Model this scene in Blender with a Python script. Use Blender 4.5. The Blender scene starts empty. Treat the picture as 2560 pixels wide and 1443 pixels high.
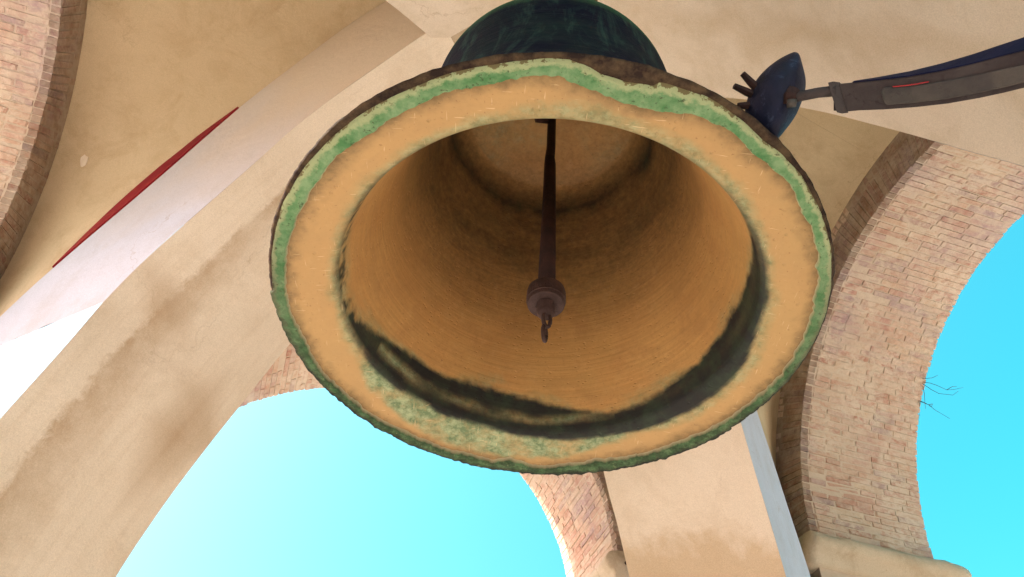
import bpy, bmesh, math, random
import numpy as np
from mathutils import Vector, Matrix, noise
random.seed(7)
R_ = math.radians
sc = bpy.context.scene
COL = sc.collection

# ------------------------------------------------------------------ camera
# world: origin at the photographer's eye, z up, floor 1.6 m below
FPX = 1970.0
ZEN = np.array([.054, -.67, .74]); ZEN /= np.linalg.norm(ZEN)
_fw = np.array([0, 0, 1.]); _y = _fw - ZEN * (_fw @ ZEN); _y /= np.linalg.norm(_y); _x = np.cross(_y, ZEN)
CM = np.stack([_x, _y, ZEN])
def ray(u, v): return CM @ np.array([(u - 1280) / FPX, (v - 721.5) / FPX, 1.])
def proj(P):
    c = np.asarray(P) @ CM
    if c[2] < .05: return (-9999, -9999)
    return (c[0] / c[2] * FPX + 1280, c[1] / c[2] * FPX + 721.5)
cam_d = bpy.data.cameras.new('camera'); cam = bpy.data.objects.new('camera', cam_d); COL.objects.link(cam)
_r, _u, _b = CM @ np.array([1, 0, 0]), CM @ np.array([0, -1, 0]), CM @ np.array([0, 0, -1])
cam.matrix_world = Matrix(((_r[0], _u[0], _b[0], 0), (_r[1], _u[1], _b[1], 0), (_r[2], _u[2], _b[2], 0), (0, 0, 0, 1)))
cam_d.sensor_width = 36; cam_d.lens = 36 * FPX / 2560; cam_d.clip_start = .02; cam_d.clip_end = 6000
sc.camera = cam

# ------------------------------------------------------------------ sky, sun, exposure
SUN_AZ, SUN_EL = R_(-99), R_(42)          # azimuth clockwise from +Y
w = bpy.data.worlds.new('World'); sc.world = w; w.use_nodes = True
wn = w.node_tree.nodes; wl = w.node_tree.links
bg = wn['Background']; bg.inputs['Strength'].default_value = .15
sky = wn.new('ShaderNodeTexSky'); sky.sky_type = 'NISHITA'; sky.sun_disc = False
sky.sun_elevation = SUN_EL; sky.sun_rotation = SUN_AZ
sky.air_density = 1.0; sky.dust_density = 9.5; sky.ozone_density = 3.0; sky.altitude = 50
hs = wn.new('ShaderNodeHueSaturation'); hs.inputs['Saturation'].default_value = 1.56; hs.inputs['Hue'].default_value = .431
wl.new(sky.outputs[0], hs.inputs['Color']); wl.new(hs.outputs[0], bg.inputs['Color'])
sl = bpy.data.lights.new('sun', 'SUN'); sl.energy = 4.4; sl.angle = R_(.5); sl.color = (1, .95, .88)
so = bpy.data.objects.new('sun', sl); COL.objects.link(so)
_sd = Vector((math.sin(SUN_AZ) * math.cos(SUN_EL), math.cos(SUN_AZ) * math.cos(SUN_EL), math.sin(SUN_EL)))
so.rotation_euler = _sd.to_track_quat('Z', 'Y').to_euler(); so.location = _sd * 40
sc.view_settings.view_transform = 'Standard'; sc.view_settings.look = 'None'
sc.view_settings.gamma = 1; sc.view_settings.exposure = 1.78
sc.view_settings.use_curve_mapping = False
try:
    sc.cycles.use_denoising = True; sc.cycles.max_bounces = 6; sc.cycles.diffuse_bounces = 4; sc.cycles.glossy_bounces = 2; sc.cycles.use_adaptive_sampling = True; sc.cycles.adaptive_threshold = .025
except Exception: pass

# ------------------------------------------------------------------ helpers
def tag(o, label=None, cat=None, group=None, kind=None):
    if label: o['label'] = label
    if cat: o['category'] = cat
    if group: o['group'] = group
    if kind: o['kind'] = kind
    return o
def empty(name, loc, label, cat, group=None):
    o = bpy.data.objects.new(name, None); COL.objects.link(o); o.location = Vector(loc); o.empty_display_size = .1
    return tag(o, label, cat, group)
def wloc(o):
    p = Vector((0, 0, 0))
    while o: p = p + o.location; o = o.parent
    return p
def link(name, me, mat, parent=None):
    o = bpy.data.objects.new(name, me); COL.objects.link(o)
    if mat and not me.materials: me.materials.append(mat)
    if parent: o.parent = parent
    return o
def mesh_obj(name, verts, faces, mat, parent=None, smooth=False, uv=None, center=True):
    """verts in world coordinates; the object's origin is put at its parent or at the mesh centre"""
    V = np.array([list(v) for v in verts], float)
    org = V.mean(0) if center else np.zeros(3)
    me = bpy.data.meshes.new(name); me.from_pydata([tuple(v - org) for v in V], [], faces); me.update()
    if smooth: me.polygons.foreach_set('use_smooth', [True] * len(me.polygons))
    if uv is not None:
        l = me.uv_layers.new(name='uv')
        for lp in me.loops: l.data[lp.index].uv = uv[lp.vertex_index]
    o = link(name, me, mat, parent)
    o.location = Vector(org) - (wloc(parent) if parent else Vector((0, 0, 0)))
    return o
def fixn(o):
    bm = bmesh.new(); bm.from_mesh(o.data); bmesh.ops.recalc_face_normals(bm, faces=bm.faces); bm.to_mesh(o.data); bm.free(); return o
def grid_faces(nu, nv, off=0, cu=False):
    F = []
    for i in range(nu if cu else nu - 1):
        for j in range(nv - 1):
            a = off + i * nv + j; b = off + ((i + 1) % nu) * nv + j
            F.append((a, b, b + 1, a + 1))
    return F
def tube(name, pts, rad, mat, parent=None, n=8, smooth=True, flat=1.0):
    pts = [Vector(p) for p in pts]; V = []; F = []
    rads = rad if isinstance(rad, (list, tuple)) else [rad] * len(pts)
    up = Vector((.3, .2, 1)).normalized()
    for i, p in enumerate(pts):
        t = (pts[min(i + 1, len(pts) - 1)] - pts[max(i - 1, 0)]).normalized()
        a = t.cross(up)
        if a.length < 1e-3: a = t.cross(Vector((1, 0, 0)))
        a.normalize(); b = t.cross(a)
        for k in range(n):
            q = 2 * math.pi * k / n
            V.append(p + (a * math.cos(q) + b * math.sin(q) * flat) * rads[i])
    m = len(pts)
    for i in range(m - 1):
        for k in range(n):
            F.append((i * n + k, i * n + (k + 1) % n, (i + 1) * n + (k + 1) % n, (i + 1) * n + k))
    F.append(tuple(range(n - 1, -1, -1))); F.append(tuple((m - 1) * n + k for k in range(n)))
    return mesh_obj(name, V, F, mat, parent, smooth)
def lathe(name, prof, org, mat, parent=None, n=48, smooth=True, axis=None):
    """prof: list of (r, h) about the vertical through org"""
    V = []
    for k in range(n):
        q = 2 * math.pi * k / n
        for r, h in prof: V.append((org[0] + r * math.cos(q), org[1] + r * math.sin(q), org[2] + h))
    o = mesh_obj(name, V, grid_faces(n, len(prof), 0, True), mat, parent, smooth)
    return fixn(o)
def box_pts(name, c, ax, ay, az_, sx, sy, sz, mat, parent=None, bev=0.0, jit=0.0, rng=None):
    """box with given axes (unit vectors) and full sizes"""
    bm = bmesh.new(); bmesh.ops.create_cube(bm, size=1)
    for v in bm.verts: v.co = Vector((v.co.x * sx, v.co.y * sy, v.co.z * sz))
    if bev: bmesh.ops.bevel(bm, geom=bm.edges[:] , offset=bev, segments=2, affect='EDGES', profile=.6)
    if jit:
        for v in bm.verts: v.co += noise.noise_vector(v.co * 9) * jit
    me = bpy.data.meshes.new(name); bm.to_mesh(me); bm.free()
    o = link(name, me, mat, parent)
    m = Matrix((ax, ay, az_)).transposed().to_4x4()
    o.rotation_euler = m.to_euler(); o.location = Vector(c) - (wloc(parent) if parent else Vector((0, 0, 0)))
    return o
def sample(tab, x, period=None):
    xs = np.array([t[0] for t in tab], float); ys = np.array([t[1] for t in tab], float)
    return float(np.interp(x, xs, ys, period=period)) if period else float(np.interp(x, xs, ys))
def smooth_path(pts, n):
    """Catmull-Rom resample of 2-D points"""
    P = [np.array(p, float) for p in pts]; P = [2 * P[0] - P[1]] + P + [2 * P[-1] - P[-2]]
    D = []
    for i in range(1, len(P) - 2):
        for t in np.linspace(0, 1, 14, endpoint=False):
            D.append(.5 * ((2 * P[i]) + (-P[i - 1] + P[i + 1]) * t + (2 * P[i - 1] - 5 * P[i] + 4 * P[i + 1] - P[i + 2]) * t * t + (-P[i - 1] + 3 * P[i] - 3 * P[i + 1] + P[i + 2]) * t ** 3))
    D.append(P[-2]); D = np.array(D)
    for _ in range(10): D[1:-1] = .25 * D[:-2] + .5 * D[1:-1] + .25 * D[2:]
    s = np.r_[0, np.cumsum(np.linalg.norm(np.diff(D, axis=0), axis=1))]
    q = np.linspace(0, s[-1], n)
    return np.stack([np.interp(q, s, D[:, 0]), np.interp(q, s, D[:, 1])], -1), q

# ------------------------------------------------------------------ materials
class NT:
    def __init__(self, name):
        self.m = bpy.data.materials.new(name); self.m.use_nodes = True
        self.t = self.m.node_tree; self.n = self.t.nodes; self.b = self.n['Principled BSDF']
        self.tc = self.n.new('ShaderNodeTexCoord')
    def L(self, a, b): self.t.links.new(a, b)
    def val(self, s, i):
        if hasattr(s, 'links'): self.L(s, i)
        else: i.default_value = s
    def noise(self, scale, detail=4, rough=.55, vec=None, dist=0, out='Fac'):
        n = self.n.new('ShaderNodeTexNoise'); n.inputs['Scale'].default_value = scale; n.inputs['Detail'].default_value = min(detail, 4)
        n.inputs['Roughness'].default_value = rough; n.inputs['Distortion'].default_value = dist
        self.L(vec if vec is not None else self.tc.outputs['Object'], n.inputs['Vector']); return n.outputs[out]
    def ramp(self, fac, stops, interp='LINEAR'):
        r = self.n.new('ShaderNodeValToRGB'); r.color_ramp.interpolation = interp; e = r.color_ramp.elements
        while len(e) < len(stops): e.new(.5)
        for i, (p, c) in enumerate(stops):
            e[i].position = p; e[i].color = (*c, 1) if isinstance(c, tuple) else (c, c, c, 1)
        self.val(fac, r.inputs['Fac']); return r.outputs['Color']
    def mix(self, fac, a, b, mode='MIX'):
        x = self.n.new('ShaderNodeMix'); x.data_type = 'RGBA'; x.blend_type = mode
        self.val(fac, x.inputs['Factor'])
        for s, i in ((a, x.inputs['A']), (b, x.inputs['B'])):
            if isinstance(s, tuple): i.default_value = (*s, 1)
            else: self.L(s, i)
        return x.outputs['Result']
    def math(self, op, a, b=0., c=None, clamp=False):
        x = self.n.new('ShaderNodeMath'); x.operation = op; x.use_clamp = clamp
        self.val(a, x.inputs[0]); self.val(b, x.inputs[1])
        if c is not None: self.val(c, x.inputs[2])
        return x.outputs[0]
    def mapping(self, vec, scale=(1, 1, 1), rot=(0, 0, 0)):
        x = self.n.new('ShaderNodeMapping'); x.inputs['Scale'].default_value = scale; x.inputs['Rotation'].default_value = rot
        self.L(vec, x.inputs['Vector']); return x.outputs[0]
    def bump(self, h, strength=.3, dist=.01, prev=None):
        x = self.n.new('ShaderNodeBump'); x.inputs['Strength'].default_value = strength; x.inputs['Distance'].default_value = dist
        self.L(h, x.inputs['Height'])
        if prev is not None: self.L(prev, x.inputs['Normal'])
        return x.outputs[0]
    def fin(self, col, rough=.9, metal=0., normal=None, spec=.25):
        if isinstance(col, tuple): self.b.inputs['Base Color'].default_value = (*col, 1)
        else: self.L(col, self.b.inputs['Base Color'])
        self.val(rough, self.b.inputs['Roughness']); self.val(metal, self.b.inputs['Metallic'])
        if not self.b.inputs['Specular IOR Level'].links: self.b.inputs['Specular IOR Level'].default_value = spec
        if normal is not None: self.L(normal, self.b.inputs['Normal'])
        return self.m

def mat_plaster(name, light, base, dark, stain_or_tint=None, grain=1.0, rib=False, stain_or_light_mode=0):
    t = NT(name); geo = t.n.new('ShaderNodeNewGeometry').outputs['Position']
    big = t.noise(.7, 5, .6, geo, .6); mid = t.noise(3.2, 8, .68, geo, .3); fine = t.noise(60, 5, .7, geo)
    c = t.mix(t.ramp(big, [(.32, 0.), (.68, 1.)]), base, light)
    c = t.mix(t.math('MULTIPLY', t.ramp(mid, [(.48, 0.), (.72, 1.)]), .55), c, dark)
    # trowel marks and grime specks
    tm = t.noise(9, 6, .6, t.mapping(geo, (1, 1, .25), (.5, .3, .8)), .5)
    c = t.mix(t.math('MULTIPLY', t.ramp(tm, [(.55, 0.), (.8, 1.)]), .22), c, dark)
    if not rib:
        st_ = t.ramp(t.noise(1.7, 4, .7, geo, 1.2), [(.54, 0.), (.7, .55)]); c = t.mix(st_, c, dark)
    if rib:
        uv = t.n.new('ShaderNodeUVMap'); uv.uv_map = 'uv'
        sx = t.n.new('ShaderNodeSeparateXYZ'); t.L(uv.outputs[0], sx.inputs[0]); U, Vv = sx.outputs[0], sx.outputs[1]
        wob = t.noise(1.3, 5, .6, geo, .4); wob2 = t.noise(4.5, 6, .65, geo, .3)
        if stain_or_light_mode == 0:     # long damp streak down one side, blotch low on the other
            cx = t.math('ADD', t.math('MULTIPLY', wob, .14), .19)
            wd = t.math('ADD', t.math('MULTIPLY', Vv, .033), .015)
            d = t.math('ADD', t.math('DIVIDE', t.math('SUBTRACT', U, cx), wd), t.math('MULTIPLY', t.math('SUBTRACT', t.noise(15, 4, .75, geo, .4), .5), 1.3))
            s1 = t.math('MINIMUM', t.math('ADD', t.math('MULTIPLY', d, 2.6), 1.2, clamp=True), t.math('SUBTRACT', 1.0, t.math('MULTIPLY', d, .5), clamp=True))
            cv = t.n.new('ShaderNodeCombineXYZ'); t.L(t.math('MULTIPLY', U, 9.), cv.inputs[0]); t.L(t.math('MULTIPLY', Vv, .45), cv.inputs[1])
            fs = t.noise(2.2, 4, .7, cv.outputs[0], .6)
            c = t.mix(t.ramp(fs, [(.5, 0.), (.75, .5)]), c, dark)
            s1 = t.math('MULTIPLY', s1, t.ramp(wob2, [(.25, .35), (.6, 1.)]))
            c = t.mix(t.math('MULTIPLY', s1, .85), c, stain_or_tint)
            # ledge-shaped tide mark across the band and a patch right of it
            tide = t.math('ADD', t.math('MULTIPLY', U, .55), t.math('MULTIPLY', wob2, .35))
            dv = t.math('ABSOLUTE', t.math('SUBTRACT', Vv, t.math('ADD', tide, 2.22)))
            s2 = t.math('SUBTRACT', 1.0, t.math('MULTIPLY', dv, 5.5), clamp=True)
            c = t.mix(t.math('MULTIPLY', t.math('MULTIPLY', s2, t.ramp(wob, [(.4, .1), (.6, 1.)])), .6), c, stain_or_tint)
            du = t.math('MULTIPLY', t.math('ABSOLUTE', t.math('SUBTRACT', U, .80)), 4.0)
            dw = t.math('MULTIPLY', t.math('ABSOLUTE', t.math('SUBTRACT', Vv, 3.05)), 1.7)
            s3 = t.math('SUBTRACT', 1.0, t.math('ADD', du, dw), clamp=True)
            c = t.mix(t.math('MULTIPLY', s3, .9), c, stain_or_tint)
        elif stain_or_light_mode == 1:   # lower part repainted darker with a ragged upper edge
            edge = t.math('ADD', t.math('MULTIPLY', wob2, .55), t.math('MULTIPLY', wob, .3))
            s1 = t.ramp(t.math('SUBTRACT', Vv, t.math('ADD', edge, 2.42)), [(.0, 0.), (.16, 1.)])
            c = t.mix(t.math('MULTIPLY', s1, .7), c, stain_or_tint)
        elif stain_or_light_mode == 3:   # painted bluish skylight fades to tan plaster towards the crossing
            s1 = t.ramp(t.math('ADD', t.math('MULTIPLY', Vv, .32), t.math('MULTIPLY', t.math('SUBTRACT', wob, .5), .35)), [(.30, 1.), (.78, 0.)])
            c = t.mix(s1, c, stain_or_tint)
        else:
            cx = t.math('ADD', t.math('MULTIPLY', wob, .9), .0)
            d = t.math('MULTIPLY', t.math('ABSOLUTE', t.math('SUBTRACT', U, cx)), 6.)
            s1 = t.math('SUBTRACT', 1.0, d, clamp=True)
            c = t.mix(t.math('MULTIPLY', s1, .35), c, stain_or_tint)
    c = t.mix(t.math('MULTIPLY', t.ramp(t.noise(28, 3, .6, geo), [(.68, 0.), (.76, 1.)]), .35), c, dark)
    vd = t.n.new('ShaderNodeTexVoronoi'); vd.feature = 'DISTANCE_TO_EDGE'; vd.inputs['Scale'].default_value = 1.3
    va = t.n.new('ShaderNodeVectorMath'); va.operation = 'MULTIPLY_ADD'; t.L(t.noise(3., 4, .6, geo, out='Color'), va.inputs[0]); va.inputs[1].default_value = (.55, .55, .55); t.L(geo, va.inputs[2])
    t.L(va.outputs[0], vd.inputs['Vector'])
    ck = t.math('MULTIPLY', t.ramp(vd.outputs['Distance'], [(.0, 1.), (.007, 0.)]), t.ramp(big, [(.52, 0.), (.64, .35)]))
    c = t.mix(ck, c, (.25, .17, .09))
    gr_ = t.noise(170, 2, .6, geo)
    c = t.mix(.32, c, t.mix(1.0, c, t.ramp(gr_, [(.3, .62), (.7, 1.25)]), 'MULTIPLY'))
    n1 = t.bump(fine, .35 * grain, .004); n2 = t.bump(mid, .5, .02, n1)
    return t.fin(c, .93, 0, n2, .15)

M = {}
M['web'] = mat_plaster('ochre_plaster', (.61, .495, .315), (.545, .43, .26), (.43, .315, .175))
M['ribA'] = mat_plaster('cream_plaster_damp', (.71, .625, .50), (.65, .56, .43), (.56, .455, .325), (.42, .305, .19), rib=True, stain_or_light_mode=0)
M['ribC'] = mat_plaster('cream_plaster_tide', (.69, .60, .475), (.63, .535, .41), (.54, .435, .31), (.48, .35, .205), rib=True, stain_or_light_mode=1)
M['ribB'] = mat_plaster('cream_plaster', (.64, .56, .45), (.57, .485, .37), (.45, .36, .24), (.42, .31, .18), rib=True, stain_or_light_mode=2, grain=1.6)
M['cross'] = mat_plaster('cream_plaster_shaded', (.43, .35, .245), (.38, .30, .20), (.30, .22, .14))  # same plaster painted darker for the dimmer light up at the crossing
M['lime'] = mat_plaster('skylit_plaster', (.53, .565, .625), (.485, .515, .565), (.43, .43, .43), (.62, .52, .385), rib=True, stain_or_light_mode=3)  # flank plaster with the bluish skylight put into its colour
M['stone'] = mat_plaster('impost_stone', (.60, .50, .36), (.50, .395, .26), (.30, .205, .11), grain=2.5)

def mat_brick(name, dark=False, mortar=False, island=False):
    t = NT(name); geo = t.n.new('ShaderNodeNewGeometry').outputs['Position']
    oi = t.n.new('ShaderNodeNewGeometry').outputs['Random Per Island'] if island else t.n.new('ShaderNodeObjectInfo').outputs['Random']
    k = .66 if dark else 1.  # dark copies: grime plus the shade of the inner wall face painted in
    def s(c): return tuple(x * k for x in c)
    if mortar: c = t.mix(t.noise(5, 6, .6, geo), s((.45, .35, .25)), s((.58, .47, .35)))
    else:
        c = t.ramp(oi, [(0., s((.36, .15, .10))), (.16, s((.46, .26, .185))), (.3, s((.51, .34, .23))), (.5, s((.48, .29, .215))), (.66, s((.55, .42, .28))), (.82, s((.44, .24, .17))), (.93, s((.36, .26, .24))), (1., s((.30, .19, .17)))])
        c = t.mix(t.math('MULTIPLY', t.ramp(t.noise(22, 5, .65, geo), [(.4, 0.), (.7, 1.)]), .5), c, s((.36, .21, .13)), 'MIX')
    # old lime smeared across bricks and joints
    a = t.noise(2.1, 6, .65, geo, .8); b = t.noise(16, 6, .7, t.mapping(geo, (1, 1, 1.6)), .4)
    f = t.math('MULTIPLY', t.ramp(a, [(.28, .25), (.58, 1.)]), t.ramp(b, [(.32, 0.), (.56, .92)]))
    c = t.mix(f, c, t.mix(t.noise(4, 3, .5, geo), s((.52, .42, .30)), s((.68, .58, .46))))
    p = t.math('MULTIPLY', t.ramp(t.noise(1.1, 4, .6, geo), [(.50, 0.), (.66, .75)]), t.ramp(b, [(.3, 1.), (.62, .25)]))
    c = t.mix(p, c, s((.36, .27, .29)))
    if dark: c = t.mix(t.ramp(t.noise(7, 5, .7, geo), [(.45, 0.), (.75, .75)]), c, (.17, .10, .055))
    h = t.math('ADD', t.noise(45, 6, .7, geo), t.math('MULTIPLY', b, .8))
    return t.fin(c, .95, 0, t.bump(h, .7, .007), .1)
M['brick'] = mat_brick('old_brick'); M['brickd'] = mat_brick('grimy_shaded_brick', True)
M['brickr'] = mat_brick('old_brick_rest', island=True); M['mortar'] = mat_brick('lime_mortar', False, True); M['mortard'] = mat_brick('grimy_shaded_mortar', True, True)

def mat_simple(name, c1, c2, sc_=8., rough=.6, metal=0., bump=.3, c3=None, sc3=30., spec=.3, bd=.004):
    t = NT(name); c = t.mix(t.ramp(t.noise(sc_, 6, .65), [(.35, 0.), (.68, 1.)]), c1, c2)
    if c3: c = t.mix(t.ramp(t.noise(sc3, 5, .7, dist=.6), [(.58, 0.), (.72, .8)]), c, c3)
    return t.fin(c, rough, metal, t.bump(t.noise(sc3 * 2, 5, .7), bump, bd), spec)
M['iron'] = mat_simple('rusty_iron', (.018, .009, .008), (.04, .017, .013), 14, .75, .2, .5, (.075, .032, .022), 40)
M['ironball'] = mat_simple('worn_iron', (.038, .022, .019), (.07, .042, .037), 20, .65, .3, .6, (.03, .013, .01), 60, .2)
M['bluehead'] = mat_simple('dark_blue_steel', (.003, .0035, .012), (.007, .010, .032), 12, .6, .1, .5, (.035, .05, .09), 34, .25)
M['bluearm'] = mat_simple('blue_painted_steel', (.003, .0035, .02), (.004, .006, .032), 10, .7, 0, .2, (.01, .01, .025), 40, .12)
M['armsteel'] = mat_simple('weathered_steel', (.032, .024, .024), (.06, .05, .047), 9, .65, .15, .4, (.02, .013, .014), 50, .2)
M['armpanel'] = mat_simple('weathered_panel', (.036, .033, .032), (.085, .075, .062), 7, .6, .15, .35, (.028, .022, .022), 55, .2)
M['redpaint'] = mat_simple('red_paint', (.36, .02, .02), (.25, .015, .02), 12, .6, 0, .1)
M['redoxide'] = mat_simple('red_oxide_paint', (.20, .008, .014), (.25, .012, .014), 5, .8, 0, .2, (.30, .05, .015), 6)
M['wood'] = mat_simple('dark_oak', (.09, .05, .028), (.16, .09, .05), 6, .7, 0, .4)
M['twig'] = mat_simple('dry_twig', (.05, .04, .035), (.09, .06, .05), 20, .9)
M['chip'] = mat_simple('bare_lime', (.72, .64, .5), (.66, .57, .42), 20, .9)
M['floor'] = mat_simple('terrace_tiles', (.42, .38, .33), (.49, .44, .385), 2, .8, 0, .2)
M['ground'] = mat_simple('dry_ground', (.30, .28, .25), (.36, .33, .29), .02, .9, 0, .1)
M['roof'] = mat_simple('roof_mortar', (.3, .26, .2), (.36, .3, .24), 3, .9)

# ------------------------------------------------------------------ the room
KX, KY, PSI = .056, 2.415, -.247
S1, S2, S3, S4 = 3.072, 2.766, 2.808, 2.766
RA, ZC, TH, BAND, HW = 1.848, 3.126, 1.045, .385, .504
FLOOR = -1.6; ROOF = 6.55
K = np.array([KX, KY, 0.])
def azv(a): return np.array([math.sin(a), math.cos(a), 0.])
N2, N3 = azv(PSI), azv(PSI + math.pi / 2); N1, N4 = -N3, -N2
ZUP = np.array([0, 0, 1.])

def plate(name, pts, z0, z1, mat, kind=None, parent=None):
    n = len(pts); V = [(p[0], p[1], z0) for p in pts] + [(p[0], p[1], z1) for p in pts]
    F = [tuple(range(n))[::-1], tuple(range(n, 2 * n))] + [(i, (i + 1) % n, n + (i + 1) % n, n + i) for i in range(n)]
    return tag(fixn(mesh_obj(name, V, F, mat, parent)), kind=kind)
gs = 3000.
tag(mesh_obj('ground', [(-gs, -gs, -26), (gs, -gs, -26), (gs, gs, -26), (-gs, gs, -26)], [(0, 1, 2, 3)], M['ground']), kind='structure')
def room_pt(a, b): return K + N3 * a + N2 * b
fp = [room_pt(a, b) for a, b in ((-4.6, -4.3), (4.4, -4.3), (4.4, 4.3), (-4.6, 4.3))]
plate('floor', fp, FLOOR - .3, FLOOR, M['floor'], 'structure')
fp2 = [room_pt(a, b) for a, b in ((-4.1, -3.8), (3.85, -3.8), (3.85, 3.8), (-4.1, 3.8))]
plate('roof', fp2, ROOF + .01, ROOF + .3, M['roof'], 'structure')

# brick templates: slightly worn boxes of unit size, shared by all bricks
BRK = []
for k in range(8):
    bm = bmesh.new(); bmesh.ops.create_cube(bm, size=1)
    bmesh.ops.bevel(bm, geom=bm.edges[:], offset=.05, segments=1, affect='EDGES')
    rr = random.Random(k)
    for v in bm.verts: v.co += Vector((rr.uniform(-.02, .02), rr.uniform(-.07, .07), rr.uniform(-.06, .06)))
    me = bpy.data.meshes.new('brick'); bm.to_mesh(me); bm.free(); me.materials.append(M['brick']); BRK.append(me)
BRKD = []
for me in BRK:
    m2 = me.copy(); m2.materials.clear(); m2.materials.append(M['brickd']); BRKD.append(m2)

def arch_wall(nn, lat, S, off, lat0, lat1, zlow0, zlow1, label, seed, bricks=True, thresh=0):
    """wall of one side: core with round arch, impost ledges, bricks of the arch"""
    rng = random.Random(seed)
    base = K + nn * (S + TH / 2) + lat * off; base[2] = FLOOR
    root = empty('arch_wall', base, label, 'wall', 'brick arch walls of the belfry')
    def P(l, d, z): return K + nn * (S + d) + lat * l + ZUP * z
    rc = RA + .007
    # --- mortar core: arch ring by angle, outline to a rectangle
    ring = [(off + rc * math.cos(a), ZC + rc * math.sin(a)) for a in np.linspace(0, math.pi, 73)]
    inner = [(off + rc, FLOOR)] + ring + [(off - rc, FLOOR)]
    outer = [(lat1, FLOOR)]
    for a in np.linspace(0, math.pi, 73):
        dx, dz = math.cos(a), math.sin(a)
        tx = (lat1 - off) / dx if dx > 1e-6 else ((lat0 - off) / dx if dx < -1e-6 else 1e9)
        tz = (ROOF - ZC) / dz if dz > 1e-6 else 1e9
        t_ = min(tx, tz); outer.append((off + dx * t_, ZC + dz * t_))
    outer.append((lat0, FLOOR))
    V, F = [], []
    n = len(inner)
    for d in (0.004, TH - .012):
        for (l, z) in inner: V.append(P(l, d, z))
        for (l, z) in outer: V.append(P(l, d, z))
    for i in range(n - 1):
        F.append((i, i + 1, n + i + 1, n + i)); F.append((2 * n + i, 3 * n + i, 3 * n + i + 1, 2 * n + i + 1))
        F.append((i, 2 * n + i, 2 * n + i + 1, i + 1)); F.append((n + i, n + i + 1, 3 * n + i + 1, 3 * n + i))
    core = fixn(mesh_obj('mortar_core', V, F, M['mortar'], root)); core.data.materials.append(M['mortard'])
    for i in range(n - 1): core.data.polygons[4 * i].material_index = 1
    # corner pieces: low masonry that closes the wall ends
    for (a0, a1, zt) in ((lat0 - zlow0[0], lat0 - .003, zlow0[1]), (lat1 + .003, lat1 + zlow1[0], zlow1[1])):
        if a1 - a0 > .02:
            pv = [P(a0, .01, 0), P(a1, .01, 0), P(a1, TH - .02, 0), P(a0, TH - .02, 0)]
            plate('corner_masonry', pv, FLOOR, zt, M['mortar'], None, root)
    # --- impost ledges at the springing, with a worn rounded nose
    for sgn in (-1, 1):
        jl = off + sgn * RA
        prof = [(.10, -.002), (-.03, -.004), (-.09, -.018), (-.12, -.06), (-.12, -.10), (-.09, -.14), (-.06, -.155), (-.045, -.21), (-.02, -.235), (.1, -.24)]
        V = []; ds = np.linspace(-.075, TH + .16, 24)
        for d in ds:
            for (x, z) in prof:
                p = P(jl + sgn * x, d, ZC + z); V.append(np.array(p) + np.array(noise.noise_vector(Vector(p) * 6)) * .010 + np.array(noise.noise_vector(Vector(p) * 19)) * .006)
        F = grid_faces(len(ds), len(prof)); m = len(prof)
        F += [tuple(range(m)), tuple((len(ds) - 1) * m + i for i in range(m - 1, -1, -1))]
        fixn(mesh_obj('impost', V, F, M['stone'], root, True))
        # parapet between the jambs is out of view: none is needed above it
    if not bricks: return root
    # --- bricks
    pitch = .0485; nc = int(math.pi * RA / pitch); singles = []; rest = []
    ax = Vector(nn)
    for c in range(nc):
        a = (c + .5) / nc * math.pi + rng.uniform(-.002, .002)
        rad = Vector(lat * math.cos(a) + ZUP * math.sin(a)); tan = Vector(-lat * math.sin(a) + ZUP * math.cos(a))
        d = .068; first = True
        while d < TH - .03:
            ln = rng.choice([.29, .29, .27, .14, .2, .24]) if not (first and c % 2) else .145
            if d + ln > TH - .07: ln = TH - d + rng.uniform(-.002, .008)
            first = False
            proud = rng.uniform(-.001, .004) + (rng.uniform(0, .006) if rng.random() < .12 else 0)
            th = .0405 + rng.uniform(-.003, .003)
            pos = Vector(P(off, d + ln / 2, ZC)) + rad * (RA + .045 + proud)
            singles.append((pos, ax, tan, rad, ln - .011, th, .09, 0)); d += ln
        # ring brick on the inner face
        ln = rng.choice([.29, .30, .28, .27])
        pos = Vector(P(off, .0335 - rng.uniform(0, .0035), ZC)) + rad * (RA + ln / 2 - .001 + rng.uniform(-.002, .002))
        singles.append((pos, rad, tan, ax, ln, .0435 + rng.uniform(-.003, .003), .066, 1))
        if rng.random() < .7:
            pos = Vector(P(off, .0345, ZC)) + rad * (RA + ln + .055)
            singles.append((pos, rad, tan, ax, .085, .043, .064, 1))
    scored = []
    for b in singles:
        u, v = proj(np.array(b[0])); inside = (-90 < u < 2650) and (-90 < v < 1530)
        hid = ((u - 1375) / 660) ** 2 + ((v - 660) / 480) ** 2 < 1
        scored.append((0 if inside and not hid else (1 if inside else 2), b[0].length, b))
    scored.sort(key=lambda s: (s[0], s[1]))
    bmr = bmesh.new(); cnt = 0
    for out, dist, (pos, ax_, ay_, az_, lx, ly, lz, dk) in scored:
        mat3 = Matrix((ax_, ay_, az_)).transposed()
        jit = Matrix.Rotation(rng.uniform(-.012, .012), 3, 'X') @ Matrix.Rotation(rng.uniform(-.01, .01), 3, 'Z')
        if out < 2 and cnt < 296:
            o = bpy.data.objects.new('brick', rng.choice(BRKD if dk else BRK)); COL.objects.link(o); o.parent = root
            o.location = pos - root.location; o.rotation_euler = (mat3 @ jit).to_euler(); o.scale = (lx, ly, lz); cnt += 1
        else:
            r = bmesh.ops.create_cube(bmr, size=1)
            for v in r['verts']:
                v.co = mat3 @ Vector((v.co.x * lx, v.co.y * ly, v.co.z * lz)) + pos - root.location
    if len(bmr.verts):
        me = bpy.data.meshes.new('bricks_rest'); bmr.to_mesh(me)
        o = link('bricks_rest', me, M['brickr'], root); o['kind'] = 'stuff'
    bmr.free()
    return root
O1, O2, O3 = .037, -.217, -.122
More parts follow.
